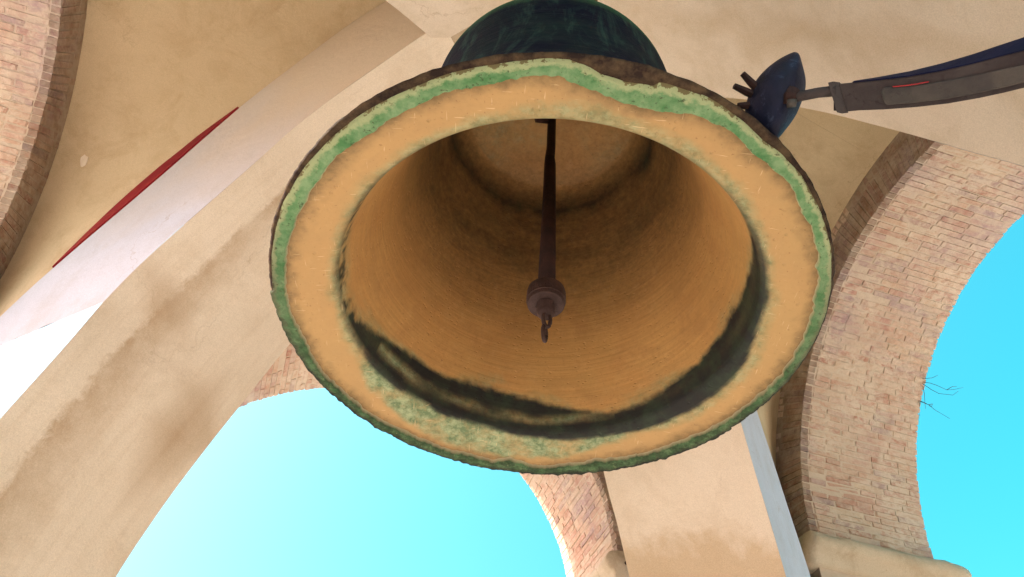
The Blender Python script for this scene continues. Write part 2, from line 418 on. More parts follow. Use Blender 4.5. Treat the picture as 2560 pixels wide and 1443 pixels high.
# lat axes: W1 -> N2, W2 -> N3, W3 -> -N2, W4 -> -N3
arch_wall(N1, N2, S1, O1, -2.9, 2.18, (.9, ROOF), (1.3, 1.6), 'nearest brick arch wall with pale worn bricks at the upper left', 1)
arch_wall(N2, N3, S2, O2, -2.42, 2.79, (.02, 1.5), (1.05, ROOF), 'brick arch wall seen below the bell, between the two plastered piers', 2)
arch_wall(N3, -N2, S3, O3, -2.75, 2.75, (.02, 1.5), (.9, ROOF), 'tall brick arch wall to the right of the bell with stone impost', 3)
arch_wall(N4, -N3, S4, 0, -2.79, 3.05, (.02, 1.5), (.02, 1.5), 'arch wall behind the photographer', 4, bricks=False)

# ------------------------------------------------------------------ ribs
WE = [(.5, 6.02), (.8, 5.95), (1.04, 5.85), (1.36, 5.68), (1.6, 5.47), (1.85, 5.24), (2.14, 4.92), (2.46, 4.43), (2.71, 4.06), (3.02, 3.61), (3.24, 3.22), (3.3, 3.1)]
WEA = WE[:-2] + [(3.14, 3.42), (3.24, 3.22), (3.42, 2.86)]
WEC = [(.5, 6.02), (.8, 5.9), (1.2, 5.6), (1.6, 5.15), (2.0, 4.6), (2.3, 4.15), (2.58, 3.69), (2.8, 3.43), (2.98, 3.18), (3.16, 2.97), (3.29, 2.81)]
SA_L = [(.45, 4.89), (.63, 4.81), (.89, 4.63), (1.16, 4.44), (1.42, 4.2), (1.63, 3.9), (1.95, 3.49), (2.14, 3.22), (2.26, 2.97)]
SA_L2 = [(2.26, 2.97), (2.33, 2.72), (2.41, 2.49), (2.5, 2.24), (2.57, 1.95), (2.64, 1.4), (2.68, .6), (2.68, -1.6)]
SA_R = [(.45, 4.89), (.63, 4.81), (.89, 4.63), (1.16, 4.42), (1.42, 4.14), (1.63, 3.86), (1.93, 3.39), (2.04, 3.18), (2.13, 3.0)]
SA_R2 = [(2.13, 3.0), (2.27, 2.72), (2.39, 2.45), (2.48, 2.2), (2.55, 1.95), (2.64, 1.4), (2.68, .6), (2.68, -1.6)]
SC_L = [(.45, 4.89), (1.0, 4.58), (1.5, 4.12), (1.85, 3.64), (2.15, 3.09), (2.30, 2.90), (2.42, 2.70)]
SC_L2 = [(2.42, 2.70), (2.5, 2.53), (2.58, 2.3), (2.68, 1.7), (2.7, .6), (2.7, -1.6)]
SC_R = [(.45, 4.89), (1.0, 4.45), (1.5, 3.72), (1.88, 3.06), (1.99, 2.83), (2.14, 2.59), (2.25, 2.40)]
SC_R2 = [(2.25, 2.40), (2.32, 2.27), (2.42, 2.0), (2.55, 1.4), (2.62, .6), (2.64, -1.6)]
SB_L = [(.45, 4.89), (1.0, 4.5), (1.43, 4.04), (1.73, 3.62), (1.9, 3.36), (2.02, 3.17), (2.14, 2.99), (2.28, 2.72)]
SB_L2 = [(2.28, 2.72), (2.4, 2.45), (2.52, 2.1), (2.62, 1.6), (2.68, .6), (2.68, -1.6)]

def rib(name, d, SL, SL2, SR, SR2, WL, WR, matf, label, open_back=False, wl=HW, wr=HW):
    d = d / np.linalg.norm(d); pr = np.cross(d, ZUP)
    base = K + d * 2.7; base[2] = FLOOR
    root = empty(name, base, label, 'vault rib', 'plastered diagonal ribs')
    def Q(side, r, z, w_): return K + d * r + pr * (side * w_) + ZUP * z
    n = 40
    pl, ql = smooth_path(SL, n); prr, _ = smooth_path(SR, n)
    pl2, ql2 = smooth_path(SL2, n); pr2, _ = smooth_path(SR2, n)
    L = np.vstack([pl, pl2[1:]]); Rr = np.vstack([prr, pr2[1:]]); q = np.r_[ql, ql[-1] + ql2[1:]]
    V, UV = [], []; mW = 15
    for i in range(len(L)):
        for j in range(mW):
            f = j / (mW - 1)
            a = Q(-1, L[i][0], L[i][1], wl); b = Q(1, Rr[i][0], Rr[i][1], wr); p = a * (1 - f) + b * f
            p = p + d * (noise.noise(Vector(p) * 1.1) * .018 + noise.noise(Vector(p) * 3.7) * .005) * (1 if 0 < j < mW - 1 else .4)
            V.append(p); UV.append((f, q[i]))
    mesh_obj('soffit', V, grid_faces(len(L), mW), matf, root, True, UV)
    # flanks from the soffit edge up to the vault
    for side, S, S2_, W, w_ in ((-1, pl, pl2, WL, wl), (1, prr, pr2, WR, wr)):
        wp, _ = smooth_path(W, n); mh = 12; V, UV = [], []
        edge = V
        ext = n if open_back else n + 12
        for i in range(ext):
            if i < n: s0, w0 = S[i], wp[i]
            else:
                f = (i - n + 1) / 12; s0 = S2_[int(f * (n - 1))]
                w0 = np.array([wp[-1][0] + .42 * f ** .7, wp[-1][1] + (FLOOR - wp[-1][1]) * f])
            if open_back and side == 1:      # far flank stops higher up
                lo = max(0., (3.95 - s0[1]) / max(.01, w0[1] - s0[1])) if s0[1] < 3.95 else 0.
                s0 = s0 + (w0 - s0) * min(.92, lo)
            for j in range(mh):
                f = j / (mh - 1); p = Q(side, s0[0] * (1 - f) + w0[0] * f, s0[1] * (1 - f) + w0[1] * f, w_)
                k_ = 1 if 0 < j < mh - 1 else .25
                if open_back and i == ext - 1 and side == -1: p = p + ZUP * (noise.noise(Vector(p) * 9) * .02 + noise.noise(Vector(p) * 25) * .008)
                p = p + pr * noise.noise(Vector(p) * 1.3) * .015 * k_
                V.append(p); UV.append((f, i * .08))
        mesh_obj('flank', V, grid_faces(ext, mh), M['lime'], root, True, UV)  # plaster with the bluish skylight put into its colour
    if open_back:
        # free-standing leg below the springing: wedge-shaped back
        V = []
        for i in range(n):
            a = Q(-1, pl2[i][0] + .012, pl2[i][1], wl - .012); b = Q(1, pr2[i][0] + .012, pr2[i][1], wr - .012)
            V += [a, Q(-1, pl2[i][0] + .42, pl2[i][1] + .05, .12), Q(1, pr2[i][0] + .42, pr2[i][1] + .05, .12), b]
        F = []
        for i in range(n - 1):
            for j in range(3): F.append((i * 4 + j, i * 4 + j + 1, (i + 1) * 4 + j + 1, (i + 1) * 4 + j))
        mesh_obj('leg_back', V, F, M['lime'], root)  # same plaster with the bluish skylight in its colour
        # slanting underside of the haunch between the flanks
        i0 = n - 1; wl_, _ = smooth_path(WL, n); wr_, _ = smooth_path(WR, n)
        s0 = pl[i0]; w0 = wl_[i0]; s1 = prr[i0]; w1 = wr_[i0]; lo = min(.92, (3.95 - s1[1]) / max(.01, w1[1] - s1[1]))
        V = []
        for f in np.linspace(0, 1, 8):
            r_, z_ = s0[0] * (1 - f) + w0[0] * f + .02, s0[1] * (1 - f) + w0[1] * f + .03
            V += [Q(-1, r_, z_, wl - .02), Q(-1, r_, z_ + 1.15, wl - .57), Q(1, 2.35 + .5 * f, 4.15, wr - .02)]
        F = []
        for i in range(7):
            for j in (0, 1): F.append((3 * i + j, 3 * i + j + 1, 3 * i + j + 4, 3 * i + j + 3))
        mesh_obj('haunch_underside', V, F, M['lime'], root)  # same plaster with the bluish skylight in its colour
    return root, Q
dA = N2 * S2 + N1 * S1; dC = N2 * S2 + N3 * S3; dB = N4 * S2 + N3 * S3; dD = N4 * S4 + N1 * S1
ribA, QA = rib('diagonal_rib', dA, SA_L, SA_L2, SA_R, SA_R2, WEA, WEA, M['ribA'], 'broad plastered rib with brown damp streaks sweeping down at lower left', True)
ribC, QC = rib('diagonal_rib', dC, SC_L, SC_L2, SC_R, SC_R2, WEC, WEC, M['ribC'], 'plastered rib below the bell with darker patch under a ragged line')
ribB, QB = rib('diagonal_rib', dB, SB_L, SB_L2, SB_L, SB_L2, WEC, WE, M['ribB'], 'pale plastered rib across the upper right behind the hammer arm', wr=.62)
rib('diagonal_rib', dD, SB_L, SB_L2, SB_L, SB_L2, WE, WE, M['ribB'], 'plastered rib overhead behind the photographer')

# red oxide strip along the top of the left rib's flank
def red_strip():
    lo = [(3.04, 3.58), (2.9, 3.80), (2.71, 4.06), (2.46, 4.43), (2.3, 4.68), (2.12, 4.945)]
    hi = [(3.045, 3.59), (2.922, 3.90), (2.76, 4.23), (2.522, 4.57), (2.338, 4.765), (2.125, 4.95)]
    a, _ = smooth_path(lo, 30); b, _ = smooth_path(hi, 30)
    V = []
    for i in range(30):
        for w_ in (HW - .06, HW + .012): V += [QA(-1, a[i][0], a[i][1] - .004, w_), QA(-1, b[i][0], b[i][1], w_)]
    F = []
    for i in range(29):
        for x, y in ((0, 1), (1, 3), (3, 2), (2, 0)): F.append((i * 4 + x, i * 4 + y, (i + 1) * 4 + y, (i + 1) * 4 + x))
    o = fixn(mesh_obj('red_strip', V, F, M['redoxide'], ribA)); tag(o, 'thin curved dark red painted strip')
red_strip()

# ------------------------------------------------------------------ vault
vault = empty('vault', K + ZUP * 4.88, 'ochre plastered groin vault above the bell', 'vault')
def web(nn, lat, S, off, dR, WR_, dL, WL_, wR, wL, nm='vault_web'):
    """nn outward normal, lat axis; dR: rib on the +lat side, dL: rib on the -lat side"""
    rb = RA + BAND; n = 30; m = 26; V, F = [], []
    for half, (d_, W_, w_) in enumerate(((dR, WR_, wR), (dL, WL_, wL))):
        sg = 1 if half == 0 else -1
        d_ = d_ / np.linalg.norm(d_); pr = np.cross(d_, ZUP)
        side = -1 if np.dot(-pr, nn) > 0 else 1
        wp, _ = smooth_path(W_, 60); wp = wp[::-1]        # from springing to apex
        for i in range(n + 1):
            t = i / n; a = (1 - t) * 0 + t * math.pi / 2
            lw = off + sg * rb * math.cos(a); zw = ZC + rb * math.sin(a)
            pw = K + nn * (S + .03) + lat * lw + ZUP * zw
            k = t ** .95 * 59; k0 = int(min(58, k)); wq = wp[k0] * (1 - (k - k0)) + wp[k0 + 1] * (k - k0)
            pr_ = K + d_ * (wq[0] + .0) + pr * side * (w_ - .015) + ZUP * (wq[1] + .012)
            for j in range(m + 1):
                f = j / m; p = pw * (1 - f) + pr_ * f
                p = p + ZUP * (math.sin(f * math.pi) * .10 * math.sin(a)) + ZUP * noise.noise(Vector(p) * 1.2) * .02 * math.sin(f * math.pi)
                V.append(p)
        F += grid_faces(n + 1, m + 1, half * (n + 1) * (m + 1))
    return mesh_obj(nm, V, F, M['web'], vault, True)
web(N1, N2, S1, O1, dA, WEA, dD, WE, HW, HW)
web(N2, N3, S2, O2, dC, WEC, dA, WEA, HW, HW)
web(N3, -N2, S3, O3, dB, WEC, dC, WEC, HW, HW)
web(N4, -N3, S4, 0, dD, WE, dB, WE, HW, .62)
# crossing of the ribs
cs = [K + (N1 * a + N2 * b) * .72 for a, b in ((1, 0), (0, 1), (-1, 0), (0, -1))]
plate('rib_crossing', cs, 4.885, 5.2, M['cross'], None, vault)
# bare lime spot on the left web, found by dropping a ray on the web mesh
def on_mesh(o, u, v):
    r = Vector(ray(u, v)).normalized(); bpy.context.view_layer.update()
    ok, loc, nor, _ = o.ray_cast(o.matrix_world.inverted() @ Vector((0, 0, 0)), r)
    return (o.matrix_world @ loc, nor) if ok else (None, None)
w1 = [o for o in vault.children if o.name.startswith('vault_web')][0]
loc, nor = on_mesh(w1, 211, 402)
if loc:
    if nor.dot(loc) > 0: nor = -nor
    a = nor.cross(Vector((0, 0, 1))).normalized(); b = nor.cross(a).normalized(); V = [loc + nor * .009]; m = 22
    if b.z < 0: b = -b
    for i in range(m):
        q = 2 * math.pi * i / m; r_ = .034 * (1 + .35 * noise.noise(Vector((math.cos(q) * 1.6, math.sin(q) * 1.6, 3.))))
        V.append(loc + nor * .007 + a * math.cos(q) * r_ * .8 + b * math.sin(q) * r_ * 1.25)
    for i in range(m): V.append(V[1 + i] - nor * .03)
    F = [(0, 1 + i, 1 + (i + 1) % m) for i in range(m)] + [(1 + i, 1 + m + i, 1 + m + (i + 1) % m, 1 + (i + 1) % m) for i in range(m)]
    tag(fixn(mesh_obj('lime_spot', V, F, M['chip'], w1)), 'small pale lime spot on the ochre web')

# ------------------------------------------------------------------ bell
BR = .8
BC = np.array([.129, 1.986, 2.0744]) * BR
CRUST_IN = [(8.5, .957), (21.1, .951), (29.1, .952), (49.5, .94), (61.0, .947), (71.3, .935), (87.1, .966), (95.2, .93), (99.2, .962), (106.5, .952), (113.4, .965), (121.2, .957), (128.9, .962), (134.1, .972), (142.0, .962), (148.7, .966), (158.2, .958), (166.3, .945), (172.7, .955), (180.0, .95), (187.1, .945), (195.1, .94), (205.2, .927), (216.2, .928), (219.5, .933), (224.3, .926), (229.4, .914), (232.9, .919), (237.0, .921), (241.8, .919), (246.6, .928), (251.8, .921), (256.5, .926), (261.1, .933), (265.1, .937), (268.2, .928), (268.7, .918), (272.4, .907), (276.0, .881), (280.1, .872), (286.3, .873), (287.6, .88), (292.9, .916), (299.4, .935), (306.7, .925), (313.8, .938), (319.5, .95), (325.0, .944), (331.2, .952), (339.3, .952), (348.9, .948), (359.8, .951)]
CRUST_OUT = [(3.0, .988), (13.0, .989), (25.4, .991), (40, .995), (172.7, .995), (186.4, .985), (196.4, .978), (204.1, .98), (213.8, .973), (220.8, .971), (227.5, .971), (234.4, .968), (243.3, .965), (249.2, .971), (256.2, .967), (261.3, .973), (266.0, .977), (269.3, .976), (272.1, .96), (274.4, .943), (278.9, .933), (283.8, .944), (284.6, .962), (288.5, .967), (293.3, .975), (300.9, .968), (307.0, .962), (311.8, .972), (317.5, .978), (327.2, .98), (335.5, .983), (344.2, .984), (353.3, .986)]
DARK_H = [(0, .16), (20, .17), (40, .13), (55, .105), (65, .115), (80, .16), (92, .20), (105, .215), (122, .20), (140, .18), (152, .14), (165, .10), (180, .10), (210, .09), (240, .05), (270, .03), (300, .03), (325, .06), (340, .10), (352, .15)]
DARK_A = [(0, 1.), (30, 1.), (60, 1.), (90, 1.), (130, 1.), (150, .95), (160, .78), (170, .6), (190, .54), (215, .52), (240, .42), (270, .12), (300, .2), (318, .45), (335, .85), (350, 1.)]
DARK_R = [(0, .795), (28, .826), (56, .818), (80, .797), (107, .775), (135, .787), (155, .782), (178, .775), (270, .775), (330, .785)]
GREEN_R = [(0, .83), (13, .855), (41, .86), (55, .83), (69, .86), (85, .91), (95, .93), (110, .915), (125, .90), (138, .86), (150, .82), (180, .795), (230, .80), (270, .83), (310, .82), (340, .80)]
bell = empty('bell', BC, 'large bronze bell seen from below, green and orange patina on its lip', 'bell')
PROF_OUT = [(.0, 1.69), (.2, 1.685), (.36, 1.665), (.48, 1.62), (.55, 1.57), (.583, 1.50), (.59, 1.40), (.61, 1.15), (.645, .9), (.70, .62), (.78, .38), (.86, .20), (.915, .105), (.952, .055), (.982, .024), (1.0, .006)]
PROF_LIP = [(.992, .0), (.97, .002), (.92, .009), (.86, .018), (.80, .028), (.778, .036), (.766, .05)]
PROF_IN = [(.758, .075), (.742, .13), (.715, .22), (.675, .36), (.625, .56), (.578, .80), (.54, 1.02), (.50, 1.22), (.462, 1.34), (.425, 1.40), (.35, 1.43), (.18, 1.445), (.0, 1.448)]
def lip_h(r): return sample([(x, y) for x, y in reversed(PROF_LIP)] + [(1.0, .0)], r)
def build_bell():
    prof = PROF_OUT + PROF_LIP + PROF_IN
    P_, _ = smooth_path(prof, 60)
    # resample densely near lip and inner wall
    seg = []
    for i in range(len(prof) - 1):
        a, b = np.array(prof[i]), np.array(prof[i + 1]); ln = np.linalg.norm(b - a)
        k = max(1, int(ln / (.009 if i >= len(PROF_OUT) - 2 else .03)))
        for j in range(k): seg.append(a + (b - a) * j / k)
    seg.append(np.array(prof[-1])); seg = np.array(seg)
    keep = seg.copy()
    for _ in range(4): seg[1:-1] = .25 * seg[:-2] + .5 * seg[1:-1] + .25 * seg[2:]
    fix_ = ((keep[:, 0] > .93) & (keep[:, 1] < .12)) | ((keep[:, 1] > .02) & (keep[:, 1] < .062) & (keep[:, 0] < .81)); seg[fix_] = keep[fix_]
    # where along the profile are lip / inside
    nn_ = len(seg); i_rim = int(np.argmax(seg[:, 0])); i_cr = int(np.argmin(np.abs(keep[:, 0] - .766) + 5 * np.abs(keep[:, 1] - .05)))
    n = 560; V = []; C = []
    for k in range(n):
        q = 2 * math.pi * k / n; dq = math.degrees(q); cx, cy = math.cos(q), math.sin(q)
        cin, cout = sample(CRUST_IN, dq, 360), sample(CRUST_OUT, dq, 360)
        dh, da, dr, gr = sample(DARK_H, dq, 360), sample(DARK_A, dq, 360), sample(DARK_R, dq, 360), sample(GREEN_R, dq, 360)
        rough = .006 + noise.noise(Vector((cx * 16, cy * 16, 1))) * .007 + noise.noise(Vector((cx * 38, cy * 38, 5))) * .008
        jag = max(0, math.sin(R_(dq - 20)) if 20 < dq < 200 else 0) * 1.0 + .35
        for i, (r, h) in enumerate(seg):
            rr = r
            if r > .94 and h < .08: rr = r + rough * jag * (r - .94) / .06
            p = Vector((rr * cx, rr * cy, h)); V.append((p.x * BR, p.y * BR, p.z * BR))
            n1 = noise.fractal(p * 5., 1., 2., 4); n2 = noise.fractal(Vector((cx * 3, cy * 3, h * 14 + r * 14)), 1., 2., 5); n3 = noise.fractal(p * 26., .8, 2., 3)
            dark = green = outside = 0.
            if i < i_rim: outside = 1.
            elif i <= i_cr:         # lip underside
                e = (dr + n1 * .012 - r) / .016; dark = da * min(1, max(0, e + .5))
                e = (gr + n1 * .02 + n3 * .008 - r) / .03
                green = min(1, max(0, e + .5)) * (1. if 60 < dq < 150 else .65)
                brown = max(0, 1 - (cin - r + .02 * n3) / (.05 + .02 * n1)) if r < cin + .01 else 0
                dark = max(dark, .5 * min(1, brown))
                if r > (cin + cout) / 2: outside = min(1, (r - (cin + cout) / 2) / .006)
            else:
                # crease band, up the inner wall; speckled where faint
                top = dh * (1 + .10 * n2) + n3 * .008
                e = (top - h) / .026; bandm = min(1, max(0, e + .5))
                # paler greenish streak inside the band at the far side
                st = abs(h - (.105 + .015 * n1)) / .03
                streak = max(0, 1 - st) * (1 if 62 < dq < 150 else .12) * min(1, max(0, .55 + n2 * .8))
                sp = min(1, max(0, .5 + 3. * (n3 * .5 + n2 * .3) + (da - .52) * 6.5))
                dark = bandm * sp * (1 - .75 * streak)
                green = max(bandm * (.5 + streak * .6), min(1, max(0, (dh + .04 + n2 * .05 - h) / .05)) * .5)
                # sooty ring under the crown
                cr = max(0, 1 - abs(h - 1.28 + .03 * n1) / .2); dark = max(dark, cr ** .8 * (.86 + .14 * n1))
                mid = min(1, max(0, (h - .42) / .55)) * (.62 + .12 * n2) if h < 1.3 else 0; dark = max(dark, mid)  # throat darkens upwards: patina plus shading painted into the colour
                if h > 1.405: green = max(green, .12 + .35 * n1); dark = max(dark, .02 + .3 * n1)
            C.append((min(1, max(0, dark)), min(1, max(0, green)), outside, 1.))
    me = bpy.data.meshes.new('bell_body'); me.from_pydata(V, [], grid_faces(n, nn_, 0, True)); me.update()
    me.polygons.foreach_set('use_smooth', [True] * len(me.polygons))
    at = me.color_attributes.new('patina', 'FLOAT_COLOR', 'POINT'); at.data.foreach_set('color', np.array(C, np.float32).ravel())
    bm = bmesh.new(); bm.from_mesh(me); bmesh.ops.recalc_face_normals(bm, faces=bm.faces); bm.to_mesh(me); bm.free()
    t = NT('bronze_patina'); ca = t.n.new('ShaderNodeVertexColor'); ca.layer_name = 'patina'
    sp = t.n.new('ShaderNodeSeparateColor'); t.L(ca.outputs[0], sp.inputs[0]); D, G, O = sp.outputs
    dn = t.math('MULTIPLY', t.math('MULTIPLY', D, t.math('SUBTRACT', 1., D)), 3.)
    D = t.math('ADD', D, t.math('MULTIPLY', dn, t.math('SUBTRACT', t.noise(46, 4, .75), .5)), clamp=True)
    gn = t.math('MULTIPLY', t.math('MULTIPLY', G, t.math('SUBTRACT', 1., G)), 5.)
    G = t.math('ADD', G, t.math('MULTIPLY', gn, t.math('SUBTRACT', t.noise(34, 4, .75), .5)), clamp=True)
    obj = t.tc.outputs['Object']
    a = t.noise(3.5, 6, .6); b = t.noise(26, 6, .65); ring = t.noise(7, 5, .6, t.mapping(obj, (.7, .7, 6)), .2)
    c = t.mix(t.ramp(a, [(.36, 0.), (.64, 1.)]), (.54, .315, .11), (.48, .265, .09))
    c = t.mix(t.math('MULTIPLY', t.ramp(ring, [(.48, 0.), (.75, 1.)]), .4), c, (.34, .20, .075))
    c = t.mix(t.math('MULTIPLY', t.ramp(b, [(.55, 0.), (.75, 1.)]), .4), c, (.62, .40, .17))
    c = t.mix(t.math('MULTIPLY', t.ramp(t.noise(11, 4, .7, dist=.5), [(.47, 0.), (.68, 1.)]), .6), c, (.40, .22, .08))
    c = t.mix(t.math('MULTIPLY', t.ramp(t.noise(90, 3, .7), [(.3, 1.), (.5, 0.)]), .35), c, (.33, .17, .06))
    ring2 = t.noise(10, 3, .6, t.mapping(obj, (.25, .25, 9.)), .1)
    c = t.mix(t.math('MULTIPLY', t.ramp(ring2, [(.45, 0.), (.68, 1.)]), .25), c, (.32, .19, .07))
    c = t.mix(t.math('MULTIPLY', t.ramp(t.noise(2.4, 4, .6, dist=.4), [(.5, 0.), (.66, 1.)]), .2), c, (.38, .27, .09))
    zz_ = t.n.new('ShaderNodeSeparateXYZ'); t.L(obj, zz_.inputs[0])
    lipm = t.math('MULTIPLY', t.math('SUBTRACT', .05, zz_.outputs[2]), 60., clamp=True)
    c = t.mix(t.math('MULTIPLY', lipm, .6), c, (.39, .27, .125))
    c = t.mix(t.math('MULTIPLY', t.ramp(t.noise(120, 2, .6), [(.66, 0.), (.74, .6)]), 1.), c, (.22, .12, .05))
    gcol = t.mix(t.ramp(t.noise(30, 6, .75), [(.4, 0.), (.62, 1.)]), (.12, .175, .085), (.30, .355, .20))
    c = t.mix(t.math('MULTIPLY', G, t.ramp(t.noise(12, 6, .7), [(.3, .35), (.55, 1.)])), c, gcol)
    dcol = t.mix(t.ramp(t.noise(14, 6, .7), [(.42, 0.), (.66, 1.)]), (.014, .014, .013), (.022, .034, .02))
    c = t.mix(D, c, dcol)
    # outer face: black-green skin with paler scratches
    oc = t.mix(t.ramp(t.noise(5, 6, .65), [(.4, 0.), (.7, 1.)]), (.005, .007, .016), (.008, .018, .02))
    scr = t.noise(40, 4, .7, t.mapping(obj, (1, 1, 3), (.4, .2, 0)), .8)
    oc = t.mix(t.math('MULTIPLY', t.ramp(scr, [(.6, 0.), (.72, .5)]), t.ramp(a, [(.45, 0.), (.6, 1.)])), oc, (.06, .12, .11))
    gs_ = t.noise(3.2, 4, .75, t.mapping(obj, (3, 3, .7)), 1.0)
    oc = t.mix(t.ramp(gs_, [(.5, 0.), (.72, .7)]), oc, (.03, .075, .06))
    hz = t.n.new('ShaderNodeSeparateXYZ'); t.L(obj, hz.inputs[0])
    shd = t.ramp(t.math('ADD', hz.outputs[2], t.math('MULTIPLY', a, .1)), [(0., 0.)])
    sh = t.math('MULTIPLY', t.math('SUBTRACT', t.math('ADD', hz.outputs[2], t.math('MULTIPLY', b, .05)), 1.13), 8., clamp=True)
    oc = t.mix(t.math('MULTIPLY', sh, .8), oc, (.06, .17, .07))
    lowr = t.math('SUBTRACT', 1., t.math('MULTIPLY', t.math('SUBTRACT', hz.outputs[2], .012), 60.), clamp=True)
    oc = t.mix(lowr, oc, t.mix(t.ramp(t.noise(18, 6, .7), [(.4, 0.), (.62, 1.)]), (.028, .019, .016), (.09, .062, .036)))
    c = t.mix(O, c, oc)
    # pits and casting scars
    vo = t.n.new('ShaderNodeTexVoronoi'); vo.inputs['Scale'].default_value = 42; t.L(t.mapping(obj, (1, 1, 1.7)), vo.inputs['Vector'])
    pit = t.math('MULTIPLY', t.ramp(vo.outputs['Distance'], [(.10, 1.), (.24, 0.)]), t.ramp(t.noise(9, 3, .6), [(.5, 0.), (.62, 1.)]))
    # fine bright scratches on the lip
    sc1 = t.noise(5, 2, .5, t.mapping(obj, (38, 3, 1), (0, 0, .5)), .2); sc2 = t.noise(5, 2, .5, t.mapping(obj, (3, 34, 1), (0, 0, .3)), .2)
    sm = t.math('MULTIPLY', t.ramp(t.math('MAXIMUM', sc1, sc2), [(.69, 0.), (.73, .7)]), t.math('SUBTRACT', 1., D, clamp=True))
    c = t.mix(t.math('MULTIPLY', t.math('MULTIPLY', sm, lipm), t.math('SUBTRACT', .8, O, clamp=True)), c, (.66, .49, .28))
    hgt = t.math('SUBTRACT', t.math('ADD', t.math('MULTIPLY', b, .35), t.math('MULTIPLY', ring, .5)), t.math('SUBTRACT', t.math('MULTIPLY', pit, 1.3), t.math('MULTIPLY', ring2, .5)))
    nrm = t.bump(hgt, .45, .006)
    rough = t.math('ADD', t.math('ADD', .46, t.math('MULTIPLY', b, .2)), t.math('MULTIPLY', O, .12))
    t.L(t.math('SUBTRACT', .22, t.math('MULTIPLY', O, .19)), t.b.inputs['Specular IOR Level'])
    me.materials.append(t.fin(c, rough, t.math('MULTIPLY', t.math('SUBTRACT', 1., t.math('MAXIMUM', D, O), clamp=True), .12), nrm, .2))
    o = link('bell_body', me, None, bell); return o
body = build_bell()

def build_crust():
    n, m = 1300, 11; V = []; C = []
    for k in range(n):
        q = 2 * math.pi * k / n; dq = math.degrees(q); cx, cy = math.cos(q), math.sin(q)
        v1 = Vector((cx * 14, cy * 14, 0)); v2 = Vector((cx * 48, cy * 48, 3))
        ri = sample(CRUST_IN, dq, 360) + noise.noise(v1) * .007 + noise.noise(v2) * .0045 + noise.noise(v1 * 2.3) * .005 - (.013 if 60 < dq < 150 else .004)
        ro = sample(CRUST_OUT, dq, 360) + (.009 if dq > 185 and not 269 < dq < 292 else .006) + noise.noise(v1 + Vector((9, 2, 1))) * .003
        ro = max(ro, ri + .012)
        if 35 < dq < 180: ro = 1.002 + (.006 + noise.noise(Vector((cx * 16, cy * 16, 1))) * .007 + noise.noise(Vector((cx * 38, cy * 38, 5))) * .008) * .9
        for j in range(m):
            u = j / (m - 1); r = ri + (ro - ri) * u
            p = Vector((r * cx, r * cy, 0))
            th_ = .015 * min(1, (u / .07) ** .6 if u > 0 else 0) * (1 - .5 * u) * min(1, (1 - u) / .08)
            th_ *= 1 + .5 * noise.noise(p * 30) + .35 * noise.noise(p * 80)
            V.append((r * cx * BR, r * cy * BR, (lip_h(min(r, .995)) - th_ + (.0008 if j in (0, m - 1) else -.0012)) * BR))
            e = 1. if u < .06 else 0.
            C.append((u, e, noise.fractal(p * 9, 1, 2, 4) * .5 + .5, 1))
    me = bpy.data.meshes.new('verdigris_crust'); me.from_pydata(V, [], grid_faces(n, m, 0, True)); me.update()
    me.polygons.foreach_set('use_smooth', [True] * len(me.polygons))
    at = me.color_attributes.new('cr', 'FLOAT_COLOR', 'POINT'); at.data.foreach_set('color', np.array(C, np.float32).ravel())
    bm = bmesh.new(); bm.from_mesh(me); bmesh.ops.recalc_face_normals(bm, faces=bm.faces)
    if sum(f.normal.z for f in bm.faces) > 0: bmesh.ops.reverse_faces(bm, faces=bm.faces[:])
    bm.to_mesh(me); bm.free()
    t = NT('verdigris'); ca = t.n.new('ShaderNodeVertexColor'); ca.layer_name = 'cr'
    sp = t.n.new('ShaderNodeSeparateColor'); t.L(ca.outputs[0], sp.inputs[0]); U, E_, N_ = sp.outputs
    a = t.noise(9, 6, .65); b = t.noise(60, 6, .7); s = t.n.new('ShaderNodeSeparateXYZ'); t.L(t.tc.outputs['Object'], s.inputs[0])
    w_ = t.math('ADD', t.math('MULTIPLY', t.math('SUBTRACT', t.noise(22, 4, .7), .5), 1.1), t.math('MULTIPLY', t.math('SUBTRACT', b, .5), .5))
    g = t.mix(t.ramp(t.noise(16, 4, .7), [(.36, 0.), (.62, 1.)]), (.075, .20, .075), (.20, .32, .16))
    uu = t.math('ADD', U, w_)
    g = t.mix(t.ramp(uu, [(.58, 0.), (.78, .9)]), g, (.33, .375, .20))
    g = t.mix(t.ramp(uu, [(.98, 0.), (1.15, 1.)]), g, (.15, .13, .06))
    # older, dirtier crust on the far side and the flanks of the rim
    far = t.math('MULTIPLY', t.math('ADD', s.outputs[1], .33), 1.5, clamp=True)
    g = t.mix(t.math('MULTIPLY', far, t.ramp(t.noise(26, 4, .75), [(.33, .5), (.58, 1.)])), g, (.032, .058, .026))
    g = t.mix(t.math('MULTIPLY', far, t.ramp(t.math('ADD', U, t.math('MULTIPLY', w_, .6)), [(.5, 0.), (.85, .95)])), g, (.018, .019, .016))
    g = t.mix(t.math('MULTIPLY', far, t.ramp(t.noise(38, 4, .7), [(.62, 0.), (.7, .6)])), g, (.17, .22, .11))
    g = t.mix(t.ramp(t.noise(75, 4, .7), [(.6, 0.), (.68, .8)]), g, (.05, .06, .03))
    g = t.mix(t.math('MULTIPLY', E_, .75), g, (.48, .38, .24))
    me.materials.append(t.fin(g, .85, 0, t.bump(t.math('ADD', a, b), .8, .006), .2))
    return link('verdigris_crust', me, None, body)
build_crust()
